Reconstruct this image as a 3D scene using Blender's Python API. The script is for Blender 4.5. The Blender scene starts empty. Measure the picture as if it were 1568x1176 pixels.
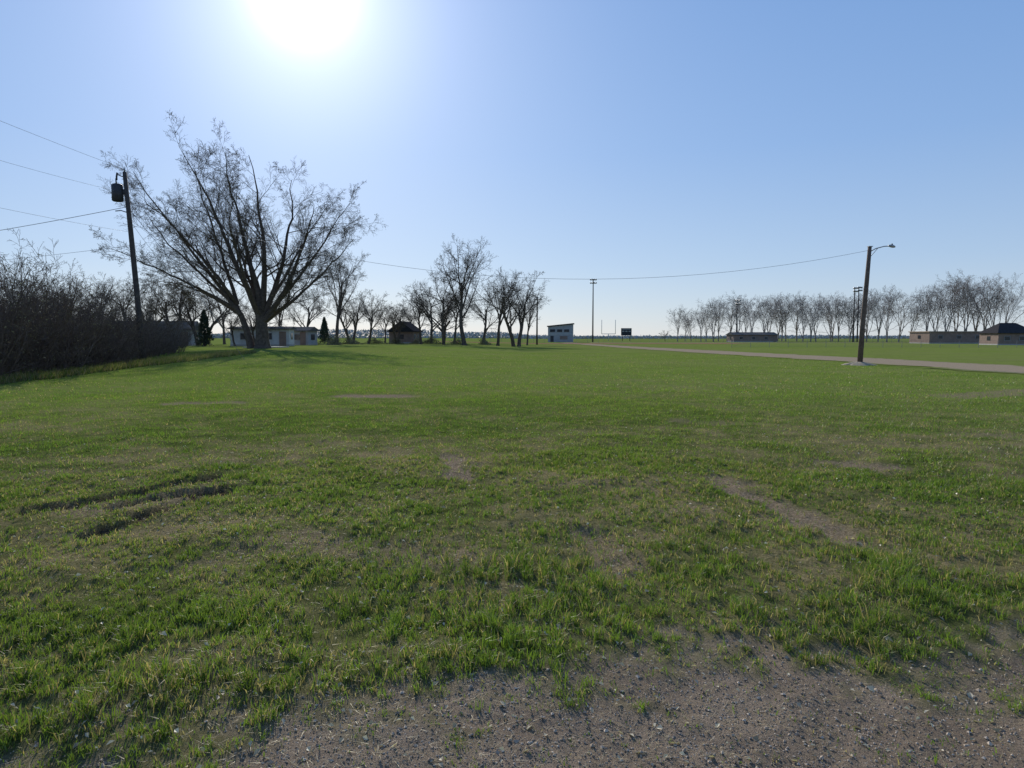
import bpy, math, numpy as np
from mathutils import Vector
rng=np.random.default_rng(11)
scene=bpy.context.scene
scene.view_settings.view_transform='Standard'
try: scene.view_settings.look='None'
except Exception: pass
scene.view_settings.exposure=0

# ------------------------------------------------------------------ helpers
def ss(a,b,x):
    t=np.clip((x-a)/(b-a),0,1); return t*t*(3-2*t)
def _h(ix,iy,s):
    n=(ix.astype(np.int64)*374761393+iy.astype(np.int64)*668265263+s*974634777)&0xffffffff
    n=((n^(n>>13))*1274126177)&0xffffffff
    n=(n^(n>>16))&0xffffff
    return n/float(0xffffff)
def vnoise(x,y,s=0):
    x=np.asarray(x,float);y=np.asarray(y,float)
    ix=np.floor(x);iy=np.floor(y);fx=x-ix;fy=y-iy
    fx=fx*fx*(3-2*fx);fy=fy*fy*(3-2*fy)
    ix=ix.astype(np.int64);iy=iy.astype(np.int64)
    a=_h(ix,iy,s);b=_h(ix+1,iy,s);c=_h(ix,iy+1,s);d=_h(ix+1,iy+1,s)
    return (a*(1-fx)+b*fx)*(1-fy)+(c*(1-fx)+d*fx)*fy
def fbm(x,y,f,o=4,s=0):
    v=0;a=.5;t=0
    for i in range(o):
        v=v+a*vnoise(x*f+i*17.3,y*f-i*9.1,s+i);t+=a;a*=.5;f*=2.03
    return v/t
def H(x,y):
    x=np.asarray(x,float);y=np.asarray(y,float)
    return 0.45*ss(15,75,y)*(1-ss(-20,10,x))
def link(o,parent=None):
    scene.collection.objects.link(o)
    if parent is not None: o.parent=parent
    return o
def mesh_np(name,V,faces,mats,cols=None,midx=None,smooth=False,attrs=None):
    me=bpy.data.meshes.new(name)
    V=np.ascontiguousarray(V,dtype=np.float32)
    me.vertices.add(len(V)); me.vertices.foreach_set('co',V.ravel())
    flat=np.concatenate([f.ravel() for f in faces]).astype(np.int32)
    tot=np.concatenate([np.full(len(f),f.shape[1]) for f in faces]).astype(np.int32)
    st=np.concatenate([[0],np.cumsum(tot)[:-1]]).astype(np.int32)
    me.loops.add(len(flat)); me.loops.foreach_set('vertex_index',flat)
    me.polygons.add(len(tot)); me.polygons.foreach_set('loop_start',st)
    if midx is not None: me.polygons.foreach_set('material_index',np.asarray(midx,np.int32))
    me.polygons.foreach_set('use_smooth',np.full(len(tot),bool(smooth)))
    me.update(calc_edges=True)
    if cols is not None:
        a=me.attributes.new('Col','FLOAT_COLOR','POINT')
        c=np.ones((len(V),4),np.float32); c[:,:3]=cols
        a.data.foreach_set('color',c.ravel())
    if attrs:
        for k,v in attrs.items():
            a=me.attributes.new(k,'FLOAT','POINT'); a.data.foreach_set('value',v.astype(np.float32))
    for m in mats: me.materials.append(m)
    return me
def norm(v): return v/np.maximum(np.linalg.norm(v,axis=-1,keepdims=True),1e-9)

# ------------------------------------------------------------------ materials
class NT:
    def __init__(s,name):
        s.m=bpy.data.materials.new(name); s.m.use_nodes=True
        s.t=s.m.node_tree; s.n=s.t.nodes; s.b=s.n['Principled BSDF']; s.o=s.n['Material Output']
        s.b.inputs['Specular IOR Level'].default_value=0.2
    def l(s,a,b): s.t.links.new(a,b)
    def noise(s,sc,det=4,rough=.6,vec=None):
        n=s.n.new('ShaderNodeTexNoise'); n.inputs['Scale'].default_value=sc
        n.inputs['Detail'].default_value=det; n.inputs['Roughness'].default_value=rough
        if vec is not None: s.l(vec,n.inputs['Vector'])
        return n.outputs['Fac']
    def ramp(s,f,a,b,c0=(0,0,0),c1=(1,1,1)):
        r=s.n.new('ShaderNodeValToRGB'); e=r.color_ramp.elements
        e[0].position=a;e[1].position=b;e[0].color=(*c0,1);e[1].color=(*c1,1)
        s.l(f,r.inputs[0]); return r.outputs[0]
    def mix(s,f,a,b,mode='MIX'):
        m=s.n.new('ShaderNodeMix'); m.data_type='RGBA'; m.blend_type=mode
        for sock,v in ((m.inputs[0],f),(m.inputs[6],a),(m.inputs[7],b)):
            if isinstance(v,(int,float)): sock.default_value=v
            elif isinstance(v,tuple): sock.default_value=(*v,1)
            else: s.l(v,sock)
        return m.outputs[2]
    def math(s,op,a,b=0.0,clamp=False):
        m=s.n.new('ShaderNodeMath'); m.operation=op; m.use_clamp=clamp
        for i,v in enumerate((a,b)):
            if isinstance(v,(int,float)): m.inputs[i].default_value=v
            else: s.l(v,m.inputs[i])
        return m.outputs[0]
    def bump(s,h,strength,dist):
        b=s.n.new('ShaderNodeBump'); b.inputs['Strength'].default_value=strength
        b.inputs['Distance'].default_value=dist; s.l(h,b.inputs['Height'])
        s.l(b.outputs[0],s.b.inputs['Normal'])
    def obj(s):
        return s.n.new('ShaderNodeTexCoord').outputs['Object']
    def stretch(s,vec,sc):
        m=s.n.new('ShaderNodeMapping'); m.inputs['Scale'].default_value=sc; s.l(vec,m.inputs['Vector']); return m.outputs[0]
    def attr(s,name,out='Fac'):
        a=s.n.new('ShaderNodeAttribute'); a.attribute_name=name; return a.outputs[out]
def simple(name,c,rough=.8,sc=3,var=.25,bump=0,metal=0,spec=None):
    t=NT(name); f=t.noise(sc,5,.65,t.obj())
    col=t.ramp(f,.3,.7,tuple(v*(1-var) for v in c),tuple(min(1,v*(1+var)) for v in c))
    t.l(col,t.b.inputs['Base Color']); t.b.inputs['Roughness'].default_value=rough
    t.b.inputs['Metallic'].default_value=metal
    if spec is not None: t.b.inputs['Specular IOR Level'].default_value=spec
    if bump: t.bump(f,bump,.02)
    return t.m
M={}
M['bark']=simple('bark',(.105,.082,.068),.95,4,.4,.5,0,.05)
M['bark_far_haze']=simple('bark_far_haze',(.27,.23,.21),.95,1,.3,0,0,.05)  # paler bark for distant trees, with air haze painted into the colour
M['stem']=simple('shrub_stem',(.135,.100,.080),.95,3,.4,0,0,.05)
M['bud']=simple('bud',(.26,.22,.11),.8,2,.4,0,0,.05)
M['needle']=simple('needle',(.055,.07,.045),.8,3,.4)
M['wood']=simple('pole_wood',(.14,.10,.08),.85,6,.35,.5,0,.1)
M['wood_dark']=simple('pole_wood_weathered',(.08,.068,.062),.85,6,.35,.5,0,.1)
M['metal']=simple('galvanised_metal',(.30,.30,.31),.45,5,.15,0,.6)
M['railmetal']=simple('fence_metal',(.22,.22,.22),.8,5,.15,0,0)
M['darkmetal']=simple('dark_metal',(.05,.05,.055),.5,5,.3,0,.3)
M['wire']=simple('wire',(.25,.25,.26),.5,5,.1)
M['white']=simple('white_siding',(.50,.50,.50),.8,1.5,.12)
M['grey']=simple('grey_siding',(.32,.32,.33),.8,1.5,.12)
M['tan']=simple('tan_wall',(.36,.27,.21),.9,1.5,.15)
M['brown']=simple('brown_wall',(.24,.17,.14),.9,1.5,.2)
M['roofdark']=simple('shingle_dark',(.045,.043,.046),1,4,.3,0,0,0)
M['roofgrey']=simple('shingle_grey',(.12,.115,.11),1,4,.25,0,0,0)
M['concrete']=simple('concrete',(.40,.38,.35),.95,3,.15)
M['screen']=simple('scoreboard_face',(.03,.034,.045),.7,4,.2)
M['track']=simple('track_surface',(.26,.14,.10),.95,.6,.2,0,0,0)
def glassm():
    t=NT('window_glass'); t.b.inputs['Base Color'].default_value=(.03,.035,.045,1)
    t.b.inputs['Roughness'].default_value=.12; t.b.inputs['Specular IOR Level'].default_value=.4; return t.m
M['glass']=glassm()
def vegmat(name,trans):
    t=NT(name); t.n.remove(t.b)
    c=t.attr('Col','Color')
    d=t.n.new('ShaderNodeBsdfDiffuse'); tr=t.n.new('ShaderNodeBsdfTranslucent'); g=t.n.new('ShaderNodeBsdfGlossy')
    g.inputs['Roughness'].default_value=.45; g.inputs['Color'].default_value=(1,1,.95,1)
    t.l(c,d.inputs['Color']); t.l(t.mix(1.0,c,(1.2,1.28,.60),'MULTIPLY'),tr.inputs['Color'])
    m=t.n.new('ShaderNodeMixShader'); m.inputs[0].default_value=trans
    t.l(d.outputs[0],m.inputs[1]); t.l(tr.outputs[0],m.inputs[2])
    m2=t.n.new('ShaderNodeMixShader'); m2.inputs[0].default_value=.025
    t.l(m.outputs[0],m2.inputs[1]); t.l(g.outputs[0],m2.inputs[2]); t.l(m2.outputs[0],t.o.inputs[0])
    return t.m
M['blade']=vegmat('grass_blade',.45)
M['leaf']=vegmat('dead_leaf',.25)
def colmat():
    t=NT('stone'); t.l(t.attr('Col','Color'),t.b.inputs['Base Color']); t.b.inputs['Roughness'].default_value=.9; t.b.inputs['Specular IOR Level'].default_value=.1; return t.m
M['stone']=colmat()

# ------------------------------------------------------------------ ground masks
def seg_mask(x,y,x0,y0,x1,y1,w):
    dx,dy=x1-x0,y1-y0; L=dx*dx+dy*dy
    t=np.clip(((x-x0)*dx+(y-y0)*dy)/L,0,1)
    d=np.hypot(x-x0-t*dx,y-y0-t*dy)
    return np.clip(1-d/w,0,1)
RUTS=[(-4.8,6.75,-3.8,8.35,.17),(-3.75,5.95,-3.35,7.7,.15),(-4.1,6.9,-3.45,7.9,.11)]
SOIL=[(-.80,9.9,-.60,8.5,.24,1.0),(2.55,8.3,2.75,7.2,.18,.95),(2.75,7.0,2.95,5.9,.20,.9),(4.5,9.5,5.0,9.0,.34,.9),(-4.8,20,-3.3,19.9,.7,1),(-8.8,17.9,-7.4,18,.4,.9),
      (-1.7,5.7,-.4,5.3,.5,.55),(.72,5.9,.85,5.1,.25,.6),(8,12,9.5,11.5,.5,.5),(-6.5,5.6,-6,6.5,.3,.5),
      (3.5,14,5,13.6,.4,.4),(1.4,6.6,1.8,6.9,.2,.5),(13,20,17,22,.9,.6),(-4.3,7.0,-3.6,7.6,.55,.6),(-2.6,5.1,-2.1,5.6,.3,.4)]
def rut(x,y):
    wx=x+(fbm(x,y,2.3,3,41)-.5)*.30; wy=y+(fbm(x,y,2.9,3,51)-.5)*.30
    s=np.zeros_like(x)
    for a in RUTS: s=np.maximum(s,np.clip(seg_mask(wx,wy,*a)*2.6,0,1))
    return s*np.clip((fbm(x,y,3.0,2,44)-.16)*6,0,1)
def soil(x,y):
    wx=x+(fbm(x,y,3.1,3,40)-.5)*.45; wy=y+(fbm(x,y,2.7,3,50)-.5)*.6
    s=np.zeros_like(x)
    for a in SOIL: s=np.maximum(s,a[5]*np.clip(seg_mask(wx,wy,*a[:5])*2.2,0,1))
    return s
EX=np.array([-40,-6,-3,-1.9,-1.1,-.4,.4,1.5,3,6,12,40.]); EY=np.array([-10,.8,2.15,2.58,2.92,3.25,3.66,3.74,3.78,3.95,4.3,6.])
def gravel(x,y):
    e=np.interp(x,EX,EY)+(fbm(x,y,1.3,3,60)-.5)*1.1+(fbm(x,y,7,3,61)-.5)*1.1
    return 1-ss(-.55,.42,y-e)
def dry(x,y):
    n=fbm(x,y,.55,4,70); n2=fbm(x,y,2.2,3,75); n3=fbm(x,y*1.8,.13,3,78)
    base=.31*ss(4.0,5.4,y)*(1-.65*ss(8,16,y))+.13
    return np.clip(base+(n-.5)*1.25+(n2-.5)*1.2+(n3-.5)*.7*ss(8,16,y)+.10*ss(3,14,x)*ss(6,12,y),0,1)
def relief(x,y,R,g,s,ru):
    near=1-ss(12,30,R)
    return near*((fbm(x,y,1.2,4,80)-.5)*.10+(fbm(x,y,9,3,84)-.5)*.045*(1-g*.6)-.025*s-.07*ru+(fbm(x,y,30,2,88)-.5)*(.014+.03*ru))-.02*g-.04

# ------------------------------------------------------------------ ground sheet (polar grid, one sheet to horizon)
def build_ground():
    r=np.concatenate([[0.0],0.6*np.exp(np.arange(0,735)*.0122)])
    th=np.radians(np.concatenate([np.linspace(-52,52,460),np.linspace(57,303,42)]))
    R,T=np.meshgrid(r,th,indexing='ij')
    x=R*np.sin(T);y=R*np.cos(T)
    g=gravel(x,y);s=soil(x,y);d=dry(x,y);ru=rut(x,y)
    z=H(x,y)+relief(x,y,R,g,s,ru)
    nr,nt=R.shape
    i=np.arange(nr-1)[:,None]*nt+np.arange(nt)[None,:]
    j=np.arange(nr-1)[:,None]*nt+(np.arange(nt)[None,:]+1)%nt
    F=np.stack([i,i+nt,j+nt,j],-1).reshape(-1,4)
    V=np.stack([x,y,z],-1).reshape(-1,3)
    t=NT('ground_turf'); o=t.obj()
    cs,cd,cg,cf,cr=t.attr('soil'),t.attr('dry'),t.attr('gravel'),t.attr('far'),t.attr('rut')
    n1=t.noise(45,6,.7,o);n2=t.noise(6,5,.65,o);n3=t.noise(.35,5,.6,o);n4=t.noise(.06,4,.6,t.stretch(o,(.5,1,1)))
    grn=t.mix(t.ramp(n2,.3,.7),(.054,.068,.018),(.092,.122,.028))
    tan=t.mix(t.ramp(n1,.35,.65),(.12,.098,.048),(.33,.265,.15))
    f=t.math('ADD',t.math('MULTIPLY',cd,1.0),t.math('SUBTRACT',t.math('MULTIPLY',n2,1.1),.50),True)
    c=t.mix(f,grn,tan)
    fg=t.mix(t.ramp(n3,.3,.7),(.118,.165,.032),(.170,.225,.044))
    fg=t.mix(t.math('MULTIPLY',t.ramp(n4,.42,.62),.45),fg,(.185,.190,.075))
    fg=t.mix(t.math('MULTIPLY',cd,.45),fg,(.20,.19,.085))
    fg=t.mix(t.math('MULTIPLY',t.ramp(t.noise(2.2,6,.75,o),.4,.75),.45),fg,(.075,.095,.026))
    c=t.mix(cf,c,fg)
    sc=t.mix(t.ramp(n1,.38,.62),(.12,.088,.058),(.32,.25,.175))
    c=t.mix(cs,c,sc)
    c=t.mix(t.math('MULTIPLY',cr,.95),c,t.mix(t.ramp(n1,.42,.68),(.028,.020,.014),(.13,.098,.07)))
    gn=t.noise(160,4,.8,o)
    gc=t.mix(t.ramp(gn,.35,.62),(.12,.088,.063),(.39,.31,.235))
    gc=t.mix(t.math('MULTIPLY',t.ramp(t.noise(1.6,4,.6,o),.4,.7),.6),gc,(.15,.112,.08))
    c=t.mix(cg,c,gc)
    t.l(c,t.b.inputs['Base Color']); t.b.inputs['Roughness'].default_value=1; t.b.inputs['Specular IOR Level'].default_value=.0
    t.bump(t.math('ADD',n1,gn),.8,.02)
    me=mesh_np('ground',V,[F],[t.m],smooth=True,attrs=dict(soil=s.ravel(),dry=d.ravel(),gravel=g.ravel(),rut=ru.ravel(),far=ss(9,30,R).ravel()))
    return link(bpy.data.objects.new('ground',me))
build_ground()
def GZ(x,y):
    R=np.hypot(x,y); return H(x,y)+relief(x,y,R,gravel(x,y),soil(x,y),rut(x,y))

# ------------------------------------------------------------------ grass
def polar_pts(n,r0,r1,half=49,p=1.0):
    u=rng.random(n); e=2-p
    r=(r0**e+u*(r1**e-r0**e))**(1/e)
    t=np.radians(rng.uniform(-half,half,n))
    return r*np.sin(t),r*np.cos(t),r
def blades(x,y,z,h,w,lean,seg):
    n=len(x); az=rng.uniform(0,2*np.pi,n); la=rng.uniform(0,2*np.pi,n)
    px,py=np.cos(az)*w/2,np.sin(az)*w/2
    lx,ly=np.cos(la)*lean*h,np.sin(la)*lean*h
    B=np.stack([x,y,z],-1); P=np.stack([px,py,0*px],-1)
    tip=B+np.stack([lx,ly,h*np.sqrt(np.clip(1-lean**2*.6,.15,1))],-1)
    if seg==2:
        mid=B+np.stack([lx*.32,ly*.32,h*.6],-1)
        V=np.stack([B-P,B+P,mid+P*.8,mid-P*.8,tip],1)
        b=np.arange(n)[:,None]*5
        return V.reshape(-1,3),b+np.array([[0,1,2,3]]),b+np.array([[3,2,4]]),5
    V=np.stack([B-P,B+P,tip],1); b=np.arange(n)[:,None]*3
    return V.reshape(-1,3),None,b+np.array([[0,1,2]]),3
def gcol(x,y,n,dr,fary):
    k=rng.random((n,1)); big=fbm(x,y,.3,3,90)[:,None]
    a=np.array([[.062,.112,.022]]);b=np.array([[.130,.205,.036]]);c=np.array([[.180,.235,.042]])
    col=a*(1-k)+b*k
    col=col*(1-.5*big)+c*.5*big
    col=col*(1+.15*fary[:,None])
    col=col*(.68+.7*fbm(x,y,2.5,3,92)[:,None])
    tn=np.array([[.36,.29,.17]])*rng.uniform(.5,1.2,(n,1))
    ist=(rng.random(n)<(.11+.40*dr*(1-.4*fary)))[:,None]
    return np.where(ist,tn,col),ist[:,0]
def build_grass():
    VV=[];QQ=[];TT=[];CC=[];off=0
    def add(V,Q,T,k,col):
        nonlocal off
        VV.append(V)
        if Q is not None: QQ.append(Q+off)
        TT.append(T+off); CC.append(np.repeat(col,k,0)); off+=len(V)
    for (n,r0,r1,seg,w0,hs,p) in ((350000,1.6,10,2,.0046,1.0,.8),(280000,8.5,24,1,.011,1.0,1.4),(160000,22,70,1,.026,1.1,1.2)):
        x,y,r=polar_pts(n,r0,r1,p=p)
        if seg==2:
            q=.12; ax=np.round(x/q).astype(np.int64); ay=np.round(y/q).astype(np.int64)
            cx=ax*q+(_h(ax,ay,5)-.5)*q; cy=ay*q+(_h(ax,ay,6)-.5)*q
            k=rng.random(n)*.65; x=x*(1-k)+cx*k; y=y*(1-k)+cy*k
            tf=.55+.9*_h(ax,ay,7)
        else: tf=np.ones(n)
        g=gravel(x,y);s=soil(x,y);d=dry(x,y);ru=rut(x,y)
        cl=fbm(x,y,4.5,3,95); cl2=fbm(x,y,1.1,3,96)
        keep=rng.random(n)<np.clip((1-g)**1.3+.08,0,1)*(1-.92*s)*(1-ru)*(1-.45*d)*np.clip(.42+(cl-.30)*2.6+(cl2-.5)*1.3,.10,1)
        keep&=~((x>22.0)&(y>25))
        x,y,r,g,s,d,cl,tf=[a[keep] for a in (x,y,r,g,s,d,cl,tf)]; n=len(x)
        e=np.interp(x,EX,EY); dd=y-e
        tall=ss(-.3,.4,dd)*(1-ss(1.2,2.6,dd))
        h=(.043+.020*tall+.008*ss(8,20,r))*rng.uniform(.5,1.4,n)*(.5+1.0*cl)*hs*(1-.25*d)*tf
        tuft=(fbm(x,y,1.6,2,97)>.68); h=np.where(tuft,h*1.35,h)
        h*=(1-.45*g)
        col,ist=gcol(x,y,n,d,ss(9,22,r))
        lean=np.clip(rng.uniform(.15,.9,n)+np.where(ist,.2,0),0,.95)
        w=w0*rng.uniform(.6,1.4,n)*(1+.5*ss(5,9,r)*(seg==2))
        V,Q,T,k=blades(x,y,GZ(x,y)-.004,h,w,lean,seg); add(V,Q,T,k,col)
    x,y,r=polar_pts(85000,1.6,13,p=1.2); n=len(x)
    keep=rng.random(n)<(.2+.40*dry(x,y)+.6*gravel(x,y)); x,y,r=x[keep],y[keep],r[keep]; n=len(x)
    V,Q,T,k=blades(x,y,GZ(x,y)+.006,rng.uniform(.015,.07,n),rng.uniform(.0015,.0035,n)*(1+ss(4,9,r)),np.full(n,.98),1)
    V=V.reshape(-1,3,3); V[:,2,2]=V[:,0,2]+rng.uniform(0,.014,n); V=V.reshape(-1,3)
    add(V,Q,T,k,np.array([[.52,.43,.28]])*rng.uniform(.4,1.2,(n,1)))
    n=26000; t=rng.random(n); y=22+t*38; x=-18.6-(y-25)*.10-np.abs(rng.normal(0,1.3,n))+ .9*(fbm(y*0,y,.5,3,33)-.5)
    col,ist=gcol(x,y,n,np.full(n,.95),np.zeros(n))
    V,Q,T,k=blades(x,y,GZ(x,y),rng.uniform(.10,.40,n),rng.uniform(.015,.035,n),rng.uniform(.1,.7,n),1); add(V,Q,T,k,col*.8)
    me=mesh_np('grass',np.concatenate(VV),[np.concatenate(QQ),np.concatenate(TT)],[M['blade']],cols=np.concatenate(CC))
    link(bpy.data.objects.new('grass',me))
build_grass()

# ------------------------------------------------------------------ gravel stones & dead leaves
def build_stones():
    base=np.array([[1,0,0],[-1,0,0],[0,1,0],[0,-1,0],[0,0,1],[0,0,-1.]])
    F=np.array([[0,2,4],[2,1,4],[1,3,4],[3,0,4],[2,0,5],[1,2,5],[3,1,5],[0,3,5]])
    n=95000; x,y,r=polar_pts(n,1.5,6.5,p=1.2)
    keep=rng.random(n)<gravel(x,y)**1.5*.95+.008+.15*rut(x,y); x,y=x[keep],y[keep]; n=len(x)
    s=rng.lognormal(math.log(.0036),.42,n); s=np.clip(s,.0018,.014)
    B=base[None]*(1+rng.uniform(-.35,.35,(n,6,3)))+rng.uniform(-.25,.25,(n,6,3))
    B=B*s[:,None,None]*np.array([1,1,.7]); a=rng.uniform(0,6.28,n); c,sn=np.cos(a)[:,None],np.sin(a)[:,None]
    X=B[...,0]*c-B[...,1]*sn; Y=B[...,0]*sn+B[...,1]*c
    V=np.stack([X+x[:,None],Y+y[:,None],B[...,2]+(GZ(x,y)+s*.3)[:,None]],-1).reshape(-1,3)
    Fa=(np.arange(n)[:,None,None]*6+F[None]).reshape(-1,3)
    k=rng.random((n,1)); col=np.array([[.22,.16,.115]])*(1-k)+np.array([[.55,.45,.35]])*k
    col*=np.where(rng.random((n,1))<.05,.5,1)
    link(bpy.data.objects.new('gravel',mesh_np('gravel',V,[Fa],[M['stone']],cols=np.repeat(col,6,0))))
    n=3600; x,y,r=polar_pts(n,2,14,p=1.3)
    s=rng.uniform(.007,.019,n)*np.where(rng.random(n)<.06,1.6,1)
    a=rng.uniform(0,6.28,n); tl=rng.uniform(-.9,.9,n)
    L=np.stack([np.cos(a),np.sin(a),np.sin(tl)*.6],-1)*s[:,None]; W=np.stack([-np.sin(a),np.cos(a),rng.uniform(-.8,.8,n)],-1)*s[:,None]*.55
    C=np.stack([x,y,GZ(x,y)+rng.uniform(.005,.035,n)*(1-gravel(x,y)*.8)],-1); up=np.array([0,0,1.])*s[:,None]*.35
    V=np.stack([C-L,C+W+up,C+L,C-W+up,C],1).reshape(-1,3); b=np.arange(n)[:,None]*5
    F=np.concatenate([b+np.array([[0,1,4]]),b+np.array([[1,2,4]]),b+np.array([[2,3,4]]),b+np.array([[3,0,4]])])
    col=np.array([[.54,.48,.38]])*rng.uniform(.35,1.2,(n,1))
    link(bpy.data.objects.new('fallen_leaves',mesh_np('fallen_leaves',V,[F],[M['leaf']],cols=np.repeat(col,5,0))))
build_stones()

# ------------------------------------------------------------------ tree generator
def tubes(P,R,k):
    N,n,_=P.shape
    T=norm(np.gradient(P,axis=1)); D=norm(P[:,-1]-P[:,0])
    ref=np.zeros((N,3)); ref[np.arange(N),np.argmin(np.abs(D),1)]=1
    U=norm(np.cross(T,ref[:,None,:])); W=np.cross(T,U)
    a=np.arange(k)*2*np.pi/k
    V=P[:,:,None,:]+R[:,:,None,None]*(np.cos(a)[None,None,:,None]*U[:,:,None,:]+np.sin(a)[None,None,:,None]*W[:,:,None,:])
    i=(np.arange(N)[:,None,None]*n+np.arange(n-1)[None,:,None])*k
    s=np.arange(k)[None,None,:]; s2=(s+1)%k
    F=np.stack([i+s,i+s2,i+k+s2,i+k+s],-1).reshape(-1,4)
    return V.reshape(-1,3),F
def grow(rg,S,D,L,n,wander,trop):
    N=len(S);P=np.zeros((N,n+1,3));P[:,0]=S;D=norm(D)
    for i in range(n):
        D=norm(D+rg.normal(0,wander,(N,3))+np.array([0,0,trop]))
        P[:,i+1]=P[:,i]+D*(L/n)[:,None]
    return P
def radii(r0,r1,n,pw=.9):
    s=np.linspace(0,1,n); return r1[:,None]+(r0-r1)[:,None]*(1-s[None,:])**pw
def spawn(rg,P,R,L,m,t0,t1,a0,a1,l0,l1,rr,taper=.5):
    N,n,_=P.shape
    t=t0+(t1-t0)*(np.arange(m)[None,:]+rg.random((N,m)))/m
    f=t*(n-1);i=np.minimum(f.astype(int),n-2);fr=(f-i)[...,None];ar=np.arange(N)[:,None]
    A=P[ar,i];B=P[ar,i+1];S=A*(1-fr)+B*fr;T=norm(B-A)
    rl=R[ar,i]*(1-fr[...,0])+R[ar,i+1]*fr[...,0]
    q=norm(np.cross(T,rg.normal(size=T.shape)))
    an=np.radians(rg.uniform(a0,a1,(N,m)))[...,None]
    D=np.cos(an)*T+np.sin(an)*q
    LL=L[:,None]*rg.uniform(l0,l1,(N,m))*(1-taper*t)
    return S.reshape(-1,3),D.reshape(-1,3),LL.ravel(),np.minimum(rl.ravel()*rr,rl.ravel())
def buds(rg,P,frac,s):
    N=P.shape[0]; idx=np.where(rg.random(N)<frac)[0]
    C=P[idx,-1]; n=len(C)
    V=(C[:,None,:]+rg.normal(0,s,(n,3,3))).reshape(-1,3)
    return V,np.arange(n*3).reshape(-1,3)
def assemble(name,parts,budparts,mats,smooth=False):
    VV=[];Q=[];T=[];off=0
    for V,F in parts: VV.append(V);Q.append(F+off);off+=len(V)
    for b in budparts:
        VV.append(b[0]);T.append(b[1]+off);off+=len(b[0])
    nq=sum(map(len,Q)); nt=sum(map(len,T))
    fs=[np.concatenate(Q)]+([np.concatenate(T)] if T else [])
    return mesh_np(name,np.concatenate(VV),fs,mats,midx=np.concatenate([np.zeros(nq),np.ones(nt)]),smooth=smooth)
def levels(rg,P,R,L,spec):
    parts=[];last=P
    for (m,t0,t1,a0,a1,l0,l1,rr,rend,ns,wa,tr,k,tp) in spec:
        S,D,LL,r0=spawn(rg,P,R,L,m,t0,t1,a0,a1,l0,l1,rr,tp)
        r0=np.maximum(r0,rend); P=grow(rg,S,D,LL,ns,wa,tr)
        R=radii(r0,np.full(len(S),rend),ns+1); L=LL
        parts.append(tubes(P,R,k)); last=P
    return parts,last
def deciduous(name,Ht,seed,limbs=10,a=(15,50),tl=.5,t0=.35,lr=(.75,1.05),th=None,far=False,trop=.03,dens=1.0,rt=.009,stems=1):
    rg=np.random.default_rng(seed)
    S=np.zeros((stems,3));S[:,2]=-.3
    D=np.stack([rg.normal(0,.06 if stems==1 else .2,stems),rg.normal(0,.06 if stems==1 else .2,stems),np.ones(stems)],-1)
    if stems>1: S[:,0]=np.linspace(-.35,.35,stems); D[:,0]=np.linspace(-.25,.25,stems)
    L=np.full(stems,Ht*tl+.3)*(1 if stems==1 else .85)
    P=grow(rg,S,D,L,12,.06,.02)
    r=Ht*.018 if th is None else th
    R=radii(np.full(stems,r),np.full(stems,r*.4),13,1.0); R[:,0]*=1.5
    parts=[tubes(P,R,8)]
    d=lambda m:max(2,int(round(m*dens)))
    spec=[(limbs,t0,1,a[0],a[1],lr[0],lr[1],.55,.016,9,.09,trop,5,.25),
          (d(8),.2,1,22,55,.34,.62,.45,.012,6,.11,.03,4,.5),
          (d(7),.15,1,25,60,.36,.68,.5,rt,4,.14,.02,3,.5),
          (d(5),.15,1,25,62,.45,.8,.7,rt*.8,2,.15,.01,3,.4)]
    p,last=levels(rg,P,R,L,spec)
    me=assemble(name,parts+p,[buds(rg,last,.22,.03)],[M['bark_far_haze'] if far else M['bark'],M['bud']])
    me['top']=float(np.percentile(last[...,2],99.7)); return me
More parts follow.
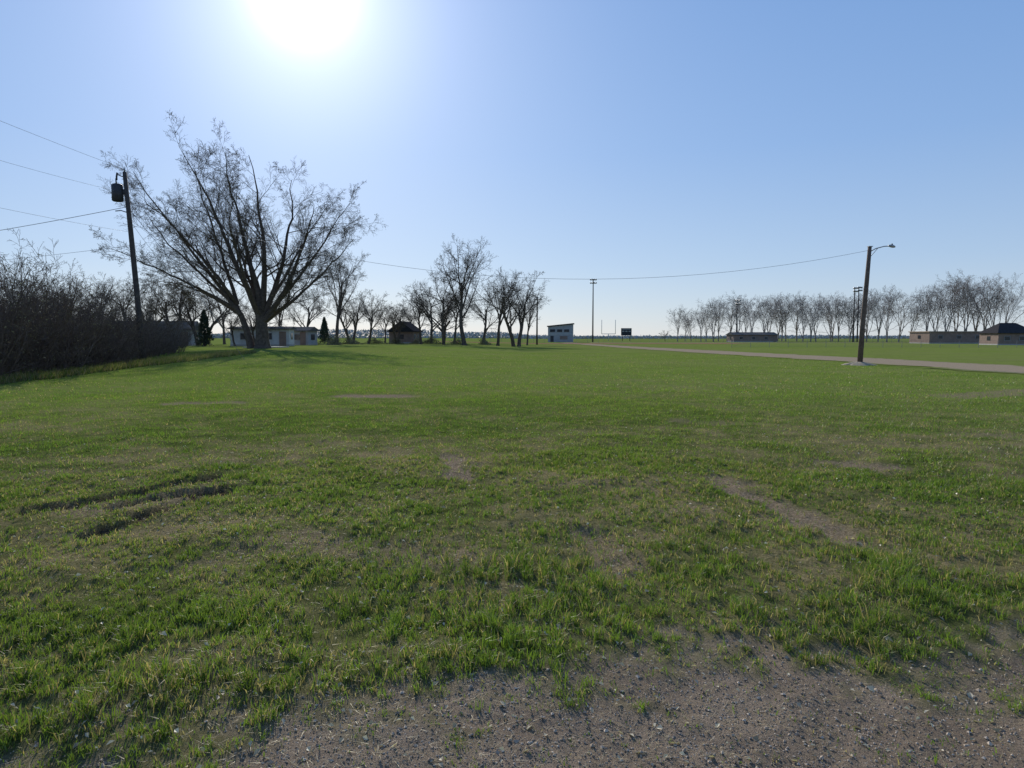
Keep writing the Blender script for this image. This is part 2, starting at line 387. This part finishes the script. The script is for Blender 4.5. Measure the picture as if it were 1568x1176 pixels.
def big_tree():
    rg=np.random.default_rng(5)
    def B(p0,p1,p2,n=18):
        t=np.linspace(0,1,n)[:,None];p0,p1,p2=map(np.array,(p0,p1,p2))
        P=(1-t)**2*p0+2*t*(1-t)*p1+t*t*p2
        w=np.cumsum(rg.normal(0,.14,(n,3)),0)*np.linspace(0,1,n)[:,None]; return P+w
    spec=[((.9,0,-.4),(.9,.1,6),(.5,-.5,12.5),.85,.06),
          ((-.4,.3,-.4),(-1.4,.4,4.5),(-6.5,.8,12.5),.48,.06),
          ((.8,0,3.2),(-1.6,-1,10),(-7.2,-2.5,20.6),.42,.03),
          ((.9,0,3.6),(-1.0,1.5,12),(-3.8,3,22.0),.38,.03),
          ((.9,0,3.8),(2.0,-.5,11),(.4,-2,20.6),.40,.03),
          ((.9,0,3.4),(3.9,1.0,10),(4.6,2.5,18.8),.38,.03),
          ((.95,0,2.9),(5.4,-1,7.6),(8.2,-3,16.0),.38,.03),
          ((.95,0,2.8),(5.0,2,6.0),(10.4,4,12.4),.27,.03),
          ((.9,.2,3.6),(2.8,4,10),(5.4,8.5,15.5),.24,.03),
          ((.9,-.2,3.6),(-1.0,-4,10),(1.4,-8.5,15.0),.24,.03),
          ((-1.6,.4,3.8),(-5.4,0,9),(-10.6,-1,18.8),.28,.03),
          ((-2.0,.5,5.0),(-4.4,2,12),(-9.8,4,20.6),.24,.03),
          ((-1.7,.4,4.2),(-7.0,-1,7.4),(-13.4,-3,11.6),.20,.03),
          ((-1.5,.4,3.6),(-6.0,1,7.0),(-13.4,4,7.8),.16,.025),
          ((.95,0,2.7),(4.5,-2,5.6),(9.0,-4,7.0),.15,.025),
          ((-2.0,.5,5.0),(-5,-4,11),(-7.5,-8.5,15.0),.20,.03),
          ((.8,0,4.0),(-3,5,11),(-5,9,16.5),.22,.03),
          ((.9,0,3.2),(6.2,0,8.5),(10.6,0,14.8),.24,.03),
          ((-1.9,.5,4.6),(-7.5,1,9),(-13.2,2,15.2),.20,.03)]
    P=np.stack([B(a,b,c) for a,b,c,_,_ in spec])
    R=np.stack([radii(np.array([r0]),np.array([r1]),18,1.1)[0] for *_,r0,r1 in spec])
    R[0,0]*=1.4;R[0,1]*=1.1;R[1,0]*=1.3
    L=np.linalg.norm(P[:,-1]-P[:,0],axis=1)
    V,F=tubes(P,R,10)
    sp=[(12,.22,1,26,60,.30,.54,.36,.012,9,.10,.02,5,.50),
        (8,.15,1,22,58,.34,.60,.45,.010,6,.12,.02,4,.5),
        (7,.12,1,25,60,.38,.68,.5,.008,4,.14,.015,3,.5),
        (4,.15,1,25,62,.5,.85,.75,.007,2,.15,.01,3,.4)]
    p,last=levels(rg,P[2:],R[2:],L[2:],sp)
    p2,last2=levels(rg,P[:2,8:],R[:2,8:],L[:2]*.7,sp)
    return assemble('cottonwood_tree',[(V,F)]+p+p2,[buds(rg,last,.3,.035)],[M['bark'],M['bud']])
def place(name,me,x,y,rot=0,s=1,parent=None,sz=None):
    o=bpy.data.objects.new(name,me); o.location=(x,y,float(H(x,y))-.04)
    o.rotation_euler=(0,0,rot); o.scale=(s,s,s if sz is None else sz)
    return link(o,parent)
place('cottonwood_tree',big_tree(),-29.0,77)

DT=[deciduous('bare_tree_a',15,21,10,(16,50),.46,.4),deciduous('bare_tree_b',15,22,10,(22,60),.42,.3),
    deciduous('bare_tree_c',15,23,11,(16,48),.48,.35),deciduous('bare_tree_d',15,24,7,(20,62),.42,.25,stems=2,lr=(.8,1.15))]
def dec(b,d,h,v,rot=0,sx=1.0):
    s=h/DT[v]['top']; place('bare_tree',DT[v],b*d,d,rot,s*sx,sz=s)
dec(-.069,119,18.8,0,.4,1.0); dec(-.1,121,13.0,1,1.2,.9); dec(-.021,122,14,2,2.0,.95); dec(.006,118,13.3,3,.5,.95)
dec(-.257,115,16.5,2,2.5,.85); dec(-.21,126,9.5,1,3.1); dec(-.168,128,8.5,3,1.0); dec(-.133,124,10,2,.2); dec(-.118,140,13,1,4.4,.9)
dec(-.085,145,12,0,5.0); dec(-.043,150,12,1,3.3); dec(.022,140,11,2,2.2,.8); dec(-.235,150,12,3,.7); dec(-.30,130,11,1,2.0)
dec(-.335,105,9.5,0,1.0); dec(-.455,100,10.0,3,3.0); dec(-.50,92,9.5,1,5.2); dec(-.56,105,11,0,2.2); dec(-.60,88,9,2,.9); dec(-.66,98,10,3,1.9); dec(-.72,90,9,1,.9); dec(-.42,120,11,2,4.9)
dec(-.185,150,9,2,4.0); dec(-.15,155,9,0,4.0); dec(-.10,132,9,3,1.6); dec(-.48,110,11,2,.3); dec(-.53,84,8,3,2.3); dec(-.375,93,6.5,3,2.2); dec(-.405,95,5.5,1,.2)

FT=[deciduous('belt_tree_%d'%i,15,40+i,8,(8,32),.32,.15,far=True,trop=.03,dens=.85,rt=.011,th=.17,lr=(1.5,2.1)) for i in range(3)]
def belt(name,items):
    e=bpy.data.objects.new(name,None); link(e)
    for i,(b,d,h) in enumerate(items):
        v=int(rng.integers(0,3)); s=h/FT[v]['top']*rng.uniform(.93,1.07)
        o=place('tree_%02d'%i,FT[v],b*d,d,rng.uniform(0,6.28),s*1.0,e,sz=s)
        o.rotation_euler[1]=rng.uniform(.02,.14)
r1=[]
for i in range(28):
    b=.243+i*.0108+rng.normal(0,.0025); top=ss(.24,.34,b)
    r1.append((b,265+rng.uniform(-12,12),(12+6.6*float(top))*rng.uniform(.88,1.08)))
belt('shelterbelt_trees',r1)
belt('shelterbelt_trees',[(.548,225,16.5),(.565,228,18),(.582,224,16.5),(.606,215,17.5),(.620,218,19),(.634,214,20),(.648,216,21),(.662,213,20.5),(.676,216,21),(.690,213,20.5),(.704,213,20.5),(.718,212,19)])
place('bare_tree',DT[1],.224*270,270,0,.45)

def shrub(name,Ht,seed):
    rg=np.random.default_rng(seed); N=36
    a=rg.uniform(0,6.28,N); rr=np.sqrt(rg.random(N))*1.5
    S=np.stack([np.cos(a)*rr,np.sin(a)*rr,np.full(N,-.1)],-1)
    ln=rg.uniform(.05,.7,N); D=np.stack([np.cos(a)*ln,np.sin(a)*ln,np.ones(N)],-1)+rg.normal(0,.08,(N,3))
    L=Ht*rg.uniform(.45,1.10,N)
    P=grow(rg,S,D,L,8,.09,.02); R=radii(rg.uniform(.022,.042,N),np.full(N,.007),9)
    parts=[tubes(P,R,4)]
    p,last=levels(rg,P,R,L,[(9,.06,1,18,58,.26,.45,.6,.006,4,.14,.04,3,.5),(5,.1,1,20,60,.35,.6,.6,.005,3,.15,.04,3,.5),(3,.1,1,25,65,.4,.7,.7,.0045,2,.15,.03,3,.5)])
    return assemble(name,parts+p,[buds(rg,last,.3,.025)],[M['stem'],M['bud']])
SH=[shrub('shrub_%d'%i,5,60+i) for i in range(4)]
i=0
for (x,y,h) in [(-20.8,25.6,5.0),(-22.0,28.5,5.4),(-21.6,31.5,4.6),(-24.5,31,5.4),(-22.4,34.5,4.3),(-25.5,36,4.9),(-23.4,38.5,4.0),(-27,40.5,4.6),(-24.6,42.5,3.5),
                (-28.5,45,4.2),(-26.2,47,3.3),(-30,50,4.0),(-27.6,52,3.2),(-32,56,4.0),(-29.2,57.5,3.0),(-28.0,33,5.4),(-24.5,26,5.6),(-31,62,3.2),(-35,61,4.0),(-20.4,22.5,4.8),
                (-21.0,29.5,3.2),(-21.6,33.6,3.0),(-22.2,37.0,2.9),(-23.4,40.8,2.7),(-25.0,45,2.6),(-26.6,50,2.6),(-28.2,55,2.6),(-30,59.5,2.6),(-26.5,38.0,5.0),(-30,42,5.0),(-33,50,4.6)]:
    place('bare_shrub',SH[i%4],x,y,i*1.7,h/5.0 if h>3.4 else h/4.0,sz=h/5.0); i+=1

def conifer(name,Ht,w,seed):
    rg=np.random.default_rng(seed); n=5000
    t=rg.random(n)**.8; a=rg.uniform(0,6.28,n)
    wd=w*(1-t)**.75*(.45+.7*vnoise(a*2.2,t*9,seed))*np.sqrt(rg.uniform(.2,1,n))
    C=np.stack([np.cos(a)*wd,np.sin(a)*wd,.3+t*(Ht-.3)-.12*wd],-1)
    V=(C[:,None,:]+rg.normal(0,.13,(n,3,3))).reshape(-1,3)
    P=np.array([[[0,0,-.2],[0,0,Ht*.5],[0,0,Ht*.97]]]);R=np.array([[.16,.1,.02]])
    return assemble(name,[tubes(P,R,6)],[(V,np.arange(n*3).reshape(-1,3))],[M['bark'],M['needle']])
CF=conifer('evergreen_tree',7,2.0,3)
for b,d,s in ((-.449,97,.72),(-.274,140,.75)): place('evergreen_tree',CF,b*d,d,b*20,s)
def hedge(name,seed,wx,wy,hz,n,mat):
    rg=np.random.default_rng(seed)
    C=np.stack([rg.normal(0,wx*.5,n),rg.normal(0,wy*.5,n),rg.random(n)**1.1*hz],-1)
    C[:,2]*=np.clip(1.15-np.abs(C[:,0]/wx)**2-.5*rg.random(n),.1,1)*(.5+vnoise(C[:,0]*1.5,C[:,1],4))
    V=(C[:,None,:]+rg.normal(0,.09,(n,3,3))).reshape(-1,3)
    return mesh_np(name,V,[np.arange(n*3).reshape(-1,3)],[mat])
M['bush']=simple('bush_leaf',(.19,.18,.11),.9,.6,.45,0,0,0)
HB=hedge('low_bush',4,3.0,1.2,1.7,1500,M['bush'])
for b,d,s in ((-.26,112,.9),(-.235,121,.8),(-.17,128,.7),(-.12,133,.8),(-.20,130,.7),(-.30,116,.8),(-.08,130,.7),(-.04,134,.7),(-.14,128,.6)): place('low_bush',HB,b*d,d,b*30,s)

def treeline():
    rg=np.random.default_rng(8); n=60000
    b=rg.uniform(-1.25,1.25,n); d=720+rg.normal(0,25,n)
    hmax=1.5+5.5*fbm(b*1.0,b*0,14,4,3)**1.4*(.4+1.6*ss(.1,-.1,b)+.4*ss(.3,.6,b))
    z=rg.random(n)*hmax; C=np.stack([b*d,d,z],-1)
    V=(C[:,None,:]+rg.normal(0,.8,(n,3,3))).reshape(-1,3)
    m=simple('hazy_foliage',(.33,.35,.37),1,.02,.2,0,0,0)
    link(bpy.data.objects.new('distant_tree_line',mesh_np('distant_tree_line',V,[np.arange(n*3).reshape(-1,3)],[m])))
treeline()

# ------------------------------------------------------------------ built things
def box(name,parent,mat,c,s,rz=0,rx=0,bev=0.0):
    x,y,z=[v/2 for v in s]
    V=np.array([[-x,-y,-z],[x,-y,-z],[x,y,-z],[-x,y,-z],[-x,-y,z],[x,-y,z],[x,y,z],[-x,y,z]])
    F=np.array([[0,3,2,1],[4,5,6,7],[0,1,5,4],[1,2,6,5],[2,3,7,6],[3,0,4,7]])
    o=bpy.data.objects.new(name,mesh_np(name,V,[F],[mat])); o.location=c; o.rotation_euler=(rx,0,rz)
    if bev:
        b=o.modifiers.new('bevel','BEVEL'); b.width=bev; b.segments=2
    return link(o,parent)
def tube(name,parent,mat,pts,rads,k=10,smooth=True):
    P=np.array([pts],float); R=np.array([rads],float) if hasattr(rads,'__len__') else np.full((1,len(pts)),rads)
    V,F=tubes(P,R,k); n=len(V)
    V=np.concatenate([V,P[0,:1],P[0,-1:]])
    a=np.arange(k); c1=np.stack([np.full(k,n),(a+1)%k,a],-1); e=(len(pts)-1)*k; c2=np.stack([np.full(k,n+1),e+a,e+(a+1)%k],-1)
    o=bpy.data.objects.new(name,mesh_np(name,V,[F,np.concatenate([c1,c2])],[mat],smooth=smooth)); return link(o,parent)
def empty(name,x,y,rz=0,z=None):
    e=bpy.data.objects.new(name,None); e.location=(x,y,(float(H(x,y))-.04) if z is None else z); e.rotation_euler=(0,0,rz); return link(e)
def gable(name,parent,mat,w,d,z,h,ov=.35,hip=0):
    X=w/2+ov;Y=d/2+ov;t=.12
    r=X*(1-hip)
    V=np.array([[-X,-Y,z],[X,-Y,z],[X,Y,z],[-X,Y,z],[-r,0,z+h],[r,0,z+h],[-X,-Y,z+t],[X,-Y,z+t],[X,Y,z+t],[-X,Y,z+t],[-r,0,z+h+t],[r,0,z+h+t]])
    Q=np.array([[6,7,11,10],[8,9,10,11],[0,1,7,6],[2,3,9,8],[1,2,8,7],[3,0,6,9],[3,2,1,0]])
    T=np.array([[7,8,11],[9,6,10]])
    link(bpy.data.objects.new(name,mesh_np(name,V,[Q,T],[mat])),parent)
def house(name,x,y,rz,w,d,h,rh,wall,roof,win=3,door=True,hip=0,flat=False):
    e=empty(name,x,y,rz); box('walls',e,wall,(0,0,h/2),(w,d,h))
    box('foundation',e,M['concrete'],(0,0,.1),(w+.08,d+.08,.3))
    if flat: box('roof',e,roof,(0,0,h+.13),(w+.5,d+.5,.25))
    else: gable('roof',e,roof,w,d,h+.003,rh,hip=hip)
    for i in range(win):
        wx=-w/2+w*(i+.6)/(win+.5)
        box('window_frame_%d'%i,e,M['grey'],(wx,-d/2-.02,h*.58),(1.2,.06,1.0)); box('window_%d'%i,e,M['glass'],(wx,-d/2-.045,h*.58),(1.05,.06,.85))
    if door: box('door',e,M['brown'],(w/2-.9,-d/2-.03,1.05),(.95,.08,2.05))
    for sx in (-1,1): box('side_window_%d'%sx,e,M['glass'],(sx*(w/2+.02),0,h*.58),(.06,1.2,.9))
    return e
house('mobile_home',-36.4,100,.10,8.2,3.4,2.4,.3,M['white'],M['roofgrey'],2)
house('garden_shed',-33.5,110,-.2,3.2,3,2.2,.6,M['grey'],M['roofgrey'],1)
house('gable_house',-21.5,138,1.45,6.5,4.8,2.3,2.0,M['brown'],M['roofdark'],2)
house('ranch_house',-54,104,.25,11,7,2.3,1.3,M['grey'],M['roofgrey'],3)
house('ranch_house',84,240,0,15,8,2.4,.9,M['brown'],M['roofgrey'],3)
house('brick_house',118,184,.0,17,9,3.0,.3,M['brown'],M['tan'],3,flat=True)
house('hip_roof_house',108.5,150,-.1,7.5,7,2.5,2.2,M['brown'],M['roofdark'],2,hip=.6)
def pressbox():
    e=empty('press_box',16.8,236,-.15)
    w,d=8.4,4.5
    V=np.array([[-w/2,-d/2,0],[w/2,-d/2,0],[w/2,d/2,0],[-w/2,d/2,0],[-w/2,-d/2,5.2],[w/2,-d/2,6.1],[w/2,d/2,6.1],[-w/2,d/2,5.2]])
    F=np.array([[0,3,2,1],[4,5,6,7],[0,1,5,4],[1,2,6,5],[2,3,7,6],[3,0,4,7]])
    link(bpy.data.objects.new('walls',mesh_np('walls',V,[F],[M['grey']])),e)
    V2=V.copy(); V2[:4]=V[4:]+[0,0,.01]; V2[4:]=V[4:]+[0,0,.35]; V2[:,0]*=1.08; V2[:,1]*=1.15
    link(bpy.data.objects.new('roof',mesh_np('roof',V2,[F],[M['roofdark']])),e)
    for i in range(3): box('window_%d'%i,e,M['glass'],(-2.6+i*2.4,-d/2-.02,3.9),(1.7,.08,.9))
    box('door',e,M['darkmetal'],(-2.8,-d/2-.03,1.1),(1.1,.08,2.1)); box('service_hatch',e,M['brown'],(1.2,-d/2-.03,1.5),(2.6,.08,1.2))
    box('trim',e,M['white'],(0,-d/2-.03,2.75),(w,.08,.18))
pressbox()
e=empty('scoreboard',.167*300,300)
box('panel',e,M['screen'],(0,0,4.0),(4.6,.4,3.2),bev=.05)
for sx in (-1.6,1.6): tube('leg_%d'%(sx>0),e,M['darkmetal'],[(sx,.3,-.1),(sx,.3,2.5),(sx,.3,5.2)],.13)
for i in range(3): box('digit_strip_%d'%i,e,M['grey'],(-1.4+i*1.4,-.23,4.2),(.9,.06,.5))
box('header',e,M['grey'],(0,-.23,5.2),(3.6,.06,.35))
def goal(x,y):
    e=empty('goal_post',x,y)
    tube('base_post',e,M['white'],[(0,0,-.1),(0,0,1.5),(0,0,3)],.14); tube('crossbar',e,M['white'],[(-2.9,0,3.05),(0,0,3.05),(2.9,0,3.05)],.12)
    for s in (-2.9,2.9): tube('upright_%d'%(s>0),e,M['white'],[(s,0,3.0),(s,0,6),(s,0,9)],.11)
goal(.141*290,290)
def sport(x,y,h,rz=0,w=2.2):
    e=empty('stadium_light_pole',x,y,rz)
    tube('pole',e,M['wood_dark'],[(0,0,-.2),(0,0,h*.5),(0,0,h)],[.26,.21,.15])
    for j,z in enumerate((h-.3,h-1.4)):
        box('crossarm_%d'%j,e,M['metal'],(0,-.26,z),(w,.12,.14))
        for i in range(4): 
            x0=(-.4+i*.267)*w; tube('lamp_%d_%d'%(j,i),e,M['metal'],[(x0,-.2,z+.4),(x0,-.4,z+.3),(x0,-.65,z+.15)],[.10,.20,.25],8)
sport(.118*228,228,20.8); sport(.328*240,240,14.5,.3); sport(.4985*235,235,18.5,.4); sport(.5045*250,250,19.8,.4)
e=empty('wooden_pole',.0365*150,150); tube('shaft',e,M['wood_dark'],[(0,0,-.2),(0,0,5),(.1,0,10.5)],[.2,.16,.11])
box('crossarm',e,M['wood_dark'],(.1,-.15,9.9),(1.8,.12,.14))
for i in (-.7,0,.7): tube('insulator_%d'%(i*10),e,M['metal'],[(.1+i,-.15,9.95),(.1+i,-.15,10.1),(.1+i,-.15,10.25)],[.05,.07,.03],8)
e=empty('utility_pole',-23.4,43)
tube('shaft',e,M['wood_dark'],[(.15,0,-.2),(-.05,0,4),(-.3,0,8),(-.55,0,11.7)],[.18,.165,.145,.12],12)
tube('transformer_can',e,M['darkmetal'],[(-.98,-.1,9.9),(-.98,-.1,9.95),(-.98,-.1,10.9),(-.98,-.1,10.97)],[.27,.33,.33,.2],14)
tube('transformer_bushing',e,M['metal'],[(-1.02,-.1,10.95),(-1.04,-.1,11.15),(-1.06,-.1,11.3)],[.06,.05,.03],8)
box('bracket',e,M['darkmetal'],(-.62,-.05,10.5),(.45,.12,.3))
tube('cutout_arm',e,M['metal'],[(-.5,0,11.4),(-.75,-.05,11.45),(-1.0,-.1,11.6)],.035,6)
tube('cutout_fuse',e,M['darkmetal'],[(-1.0,-.1,11.2),(-1.0,-.1,11.4),(-.95,-.1,11.65)],.06,6)
tube('lamp_arm',e,M['metal'],[(-.35,0,9.2),(-.8,-.1,9.35),(-1.1,-.2,9.3)],.035,6)
tube('insulator',e,M['metal'],[(-.55,0,11.7),(-.55,0,11.85),(-.55,0,11.95)],[.04,.06,.03],8)
tube('guy_wire',e,M['wire'],[(-.4,0,9.5),(2.6,1.5,5),(5.4,3,0)],.015,5)
sx,sy=21.6,42.3
e=empty('street_lamp',sx,sy)
tube('pole',e,M['wood'],[(-.05,0,-.2),(.05,0,2.5),(.2,0,5),(.32,0,7.25)],[.16,.145,.13,.11],12)
tube('arm',e,M['metal'],[(.33,0,6.95),(.7,0,7.15),(1.2,0,7.28),(1.55,0,7.3)],.03,8)
tube('brace',e,M['metal'],[(.32,0,6.6),(.55,0,6.85),(.8,0,7.15)],.018,6)
tube('lamp_head',e,M['metal'],[(1.45,0,7.32),(1.55,0,7.31),(1.7,0,7.29),(1.82,0,7.26),(1.88,0,7.24)],[.04,.08,.10,.07,.03],10)
box('photocell',e,M['darkmetal'],(1.68,0,7.41),(.06,.06,.07))
box('pole_cap',e,M['metal'],(.33,0,7.27),(.25,.25,.04))
def mound():
    a=np.linspace(0,2*np.pi,40,endpoint=False); V=[[0,0,.22]];rs=[.25,.5,.8,1.1]
    for k,r in enumerate(rs):
        for t in a:
            rr=r*(1+.25*math.sin(t*3+1)+.1*math.sin(t*7)); V.append([rr*math.cos(t),rr*.8*math.sin(t),[.2,.13,.05,-.06][k]+rng.normal(0,.012)])
    V=np.array(V);n=40
    T=np.stack([np.zeros(n,int),1+np.arange(n),1+(np.arange(n)+1)%n],-1)
    Q=np.concatenate([np.stack([1+k*n+np.arange(n),1+(k+1)*n+np.arange(n),1+(k+1)*n+(np.arange(n)+1)%n,1+k*n+(np.arange(n)+1)%n],-1) for k in range(3)])
    o=bpy.data.objects.new('dirt_mound',mesh_np('dirt_mound',V,[T,Q],[simple('dirt',(.30,.25,.18),.95,6,.35,.6)],smooth=True)); o.location=(sx-.1,sy,-.04); link(o)
mound()
def wire(a,b,sag,r=.010):
    t=np.linspace(0,1,28)[:,None]; a=np.array(a,float);b=np.array(b,float)
    P=a*(1-t)+b*t; P[:,2]-=4*sag*(t*(1-t))[:,0]
    tube('power_line',None,M['wire'],P,r,5)
wire((-23.95,43,12.05),(-22.4,-8,11.9),.55,.008); wire((-24.4,43,10.7),(-22.6,-8,10.6),1.1,.007); wire((-23.7,43,8.2),(-22.6,-8,8.3),.9,.007)
wire((-23.9,43,9.75),(-47,51,8.2),.15,.018); wire((-23.6,43,7.4),(-60,52,6.2),.4,.010)
wire((-23.8,43,10.0),(sx+.3,sy,7.0),3.05,.010); wire((-23.8,43,9.0),(-40,92,4.5),.8)

# ------------------------------------------------------------------ roads, track, fence
def strip(name,left,right,z,mat,n=160,edge=1.2):
    Lf=np.array(left,float);Rt=np.array(right,float)
    def res(A):
        s=np.concatenate([[0],np.cumsum(np.linalg.norm(np.diff(A,axis=0),axis=1))]);u=np.linspace(0,1,n)**1.3*s[-1]
        return np.stack([np.interp(u,s,A[:,0]),np.interp(u,s,A[:,1])],-1)
    A=res(Lf);B=res(Rt);cols=7
    u=np.linspace(0,1,cols)[None,:,None]; G=A[:,None,:]*(1-u)+B[:,None,:]*u
    G[:,0,0]+=(fbm(G[:,0,1],G[:,0,1],.4,3,5)-.5)*edge; G[:,-1,0]+=(fbm(G[:,-1,1],G[:,-1,1],.4,3,9)-.5)*edge
    Z=H(G[...,0],G[...,1])+z
    V=np.concatenate([G,Z[...,None]],-1).reshape(-1,3)
    i=(np.arange(n-1)[:,None]*cols+np.arange(cols-1)[None,:]).ravel()
    F=np.stack([i,i+1,i+cols+1,i+cols],-1)
    uu=np.broadcast_to(np.abs(np.linspace(-1,1,cols))[None,:],(n,cols)).ravel()
    return link(bpy.data.objects.new(name,mesh_np(name,V,[F],[mat],smooth=True,attrs=dict(edge=uu))))
def roadmat():
    t=NT('gravel_road_surface'); o=t.obj(); f=t.noise(9,6,.75,o); g=t.noise(.45,5,.65,o)
    c=t.mix(t.ramp(f,.3,.7),(.21,.165,.115),(.34,.275,.20))
    gr=t.math('ADD',t.math('MULTIPLY',t.math('POWER',t.attr('edge'),3.0),.45),t.math('MULTIPLY',g,.9))
    gr=t.math('ADD',gr,t.math('MULTIPLY',t.noise(4,5,.7,o),.4))
    c=t.mix(t.ramp(gr,.84,1.06),c,(.14,.16,.05))
    t.l(c,t.b.inputs['Base Color']); t.b.inputs['Roughness'].default_value=1;t.b.inputs['Specular IOR Level'].default_value=0; t.bump(f,.6,.03); return t.m
RM=roadmat()
strip('gravel_road',[(24.2,-30),(23.9,28),(23.3,46),(20.2,71),(17.2,110),(14.7,170),(13.7,205)],[(31.0,-30),(30.7,38),(29.6,57),(26,89),(22.5,125),(20,180),(19,215)],-.018,RM,edge=2.4)
strip('running_track',[(-20,176),(30,170),(60,172)],[(-20,190),(30,186),(60,188)],-.016,M['track'])
strip('side_road',[(24,205),(90,196),(260,190)],[(24,216),(90,207),(260,201)],-.02,RM)
e=empty('concrete_slab',-30.2,84); box('slab',e,M['concrete'],(0,0,.06),(4.5,3.5,.1),bev=.01)
def fence(name,x0,y0,x1,y1,sp,h):
    e=empty(name,0,0,z=0); L=math.hypot(x1-x0,y1-y0); n=int(L/sp); P=[];R=[]
    for i in range(n+1):
        x=x0+(x1-x0)*i/n;y=y0+(y1-y0)*i/n;z=float(H(x,y)); P.append([[x,y,z-.1],[x,y,z+h]]);R.append([.03,.03])
    V,F=tubes(np.array(P),np.array(R),6); link(bpy.data.objects.new('posts',mesh_np('posts',V,[F],[M['railmetal']])),e)
    P=[[[x0,y0,z],[x1,y1,z]] for z in (h-.02,h*.66,h*.34,.1)]; V,F=tubes(np.array(P,float),np.full((4,2),.014),5)
    link(bpy.data.objects.new('rails',mesh_np('rails',V,[F],[M['railmetal']])),e)
fence('chain_link_fence',36,112,170,108,3,1.1); fence('chain_link_fence',-6,192,24,190,3,1.2); fence('chain_link_fence',30,225,220,220,3,1.2)

# ------------------------------------------------------------------ light
az,el=math.radians(-16.4),math.radians(25.2)
sd=Vector((math.sin(az)*math.cos(el),math.cos(az)*math.cos(el),math.sin(el)))
sun=bpy.data.lights.new('sun','SUN'); sun.energy=5.0; sun.angle=math.radians(.5); sun.color=(1,.95,.84)
so=bpy.data.objects.new('sun',sun); so.rotation_euler=sd.to_track_quat('Z','Y').to_euler(); so.location=(0,0,50); link(so)
w=bpy.data.worlds.new('World'); scene.world=w; w.use_nodes=True; nt=w.node_tree; nt.nodes.clear()
out=nt.nodes.new('ShaderNodeOutputWorld'); sky=nt.nodes.new('ShaderNodeTexSky'); sky.sky_type='NISHITA'; sky.sun_disc=False
sky.sun_elevation=el; sky.sun_rotation=az; sky.air_density=1.0; sky.dust_density=.3; sky.ozone_density=2.0; sky.altitude=400
def link2(a,b): nt.links.new(a,b)
bg=nt.nodes.new('ShaderNodeBackground'); bg.inputs[1].default_value=.022; link2(sky.outputs[0],bg.inputs[0])
tc=nt.nodes.new('ShaderNodeTexCoord'); dp=nt.nodes.new('ShaderNodeVectorMath'); dp.operation='DOT_PRODUCT'; dp.inputs[1].default_value=sd
nrm=nt.nodes.new('ShaderNodeVectorMath'); nrm.operation='NORMALIZE'; link2(tc.outputs['Generated'],nrm.inputs[0]); link2(nrm.outputs[0],dp.inputs[0])
sep=nt.nodes.new('ShaderNodeSeparateXYZ'); link2(nrm.outputs[0],sep.inputs[0])
cr=nt.nodes.new('ShaderNodeValToRGB'); E=cr.color_ramp.elements
E[0].position=0;E[0].color=(.46,.53,.62,1);E[1].position=1;E[1].color=(.08,.19,.44,1)
for p,c in ((.10,(.33,.455,.65)),(.25,(.215,.365,.645)),(.45,(.145,.295,.60))):
    q=E.new(p); q.color=(*c,1)
link2(sep.outputs['Z'],cr.inputs[0])
bg3=nt.nodes.new('ShaderNodeBackground'); bg3.inputs[1].default_value=.95; link2(cr.outputs[0],bg3.inputs[0])
def m(op,a,b):
    x=nt.nodes.new('ShaderNodeMath'); x.operation=op
    for i,v in enumerate((a,b)):
        if isinstance(v,(int,float)): x.inputs[i].default_value=v
        else: link2(v,x.inputs[i])
    return x.outputs[0]
c=m('MAXIMUM',dp.outputs['Value'],0.0)
g=m('ADD',m('MULTIPLY',m('POWER',c,1000.0),1.4),m('ADD',m('MULTIPLY',m('POWER',c,130.0),.42),m('ADD',m('MULTIPLY',m('POWER',c,28.0),.20),m('MULTIPLY',m('POWER',c,6.0),.09))))
bg2=nt.nodes.new('ShaderNodeBackground'); bg2.inputs[0].default_value=(.97,.95,1,1); link2(g,bg2.inputs[1])
ad=nt.nodes.new('ShaderNodeAddShader'); ad2=nt.nodes.new('ShaderNodeAddShader')
link2(bg.outputs[0],ad.inputs[0]); link2(bg2.outputs[0],ad.inputs[1]); link2(ad.outputs[0],ad2.inputs[0]); link2(bg3.outputs[0],ad2.inputs[1]); link2(ad2.outputs[0],out.inputs[0])
# ------------------------------------------------------------------ camera
cam=bpy.data.cameras.new('camera'); cam.lens=24; cam.sensor_width=36; cam.clip_end=12000; cam.clip_start=.05
co=bpy.data.objects.new('camera',cam); co.location=(0,0,1.7); co.rotation_euler=(math.radians(90-3.94),0,0); link(co); scene.camera=co
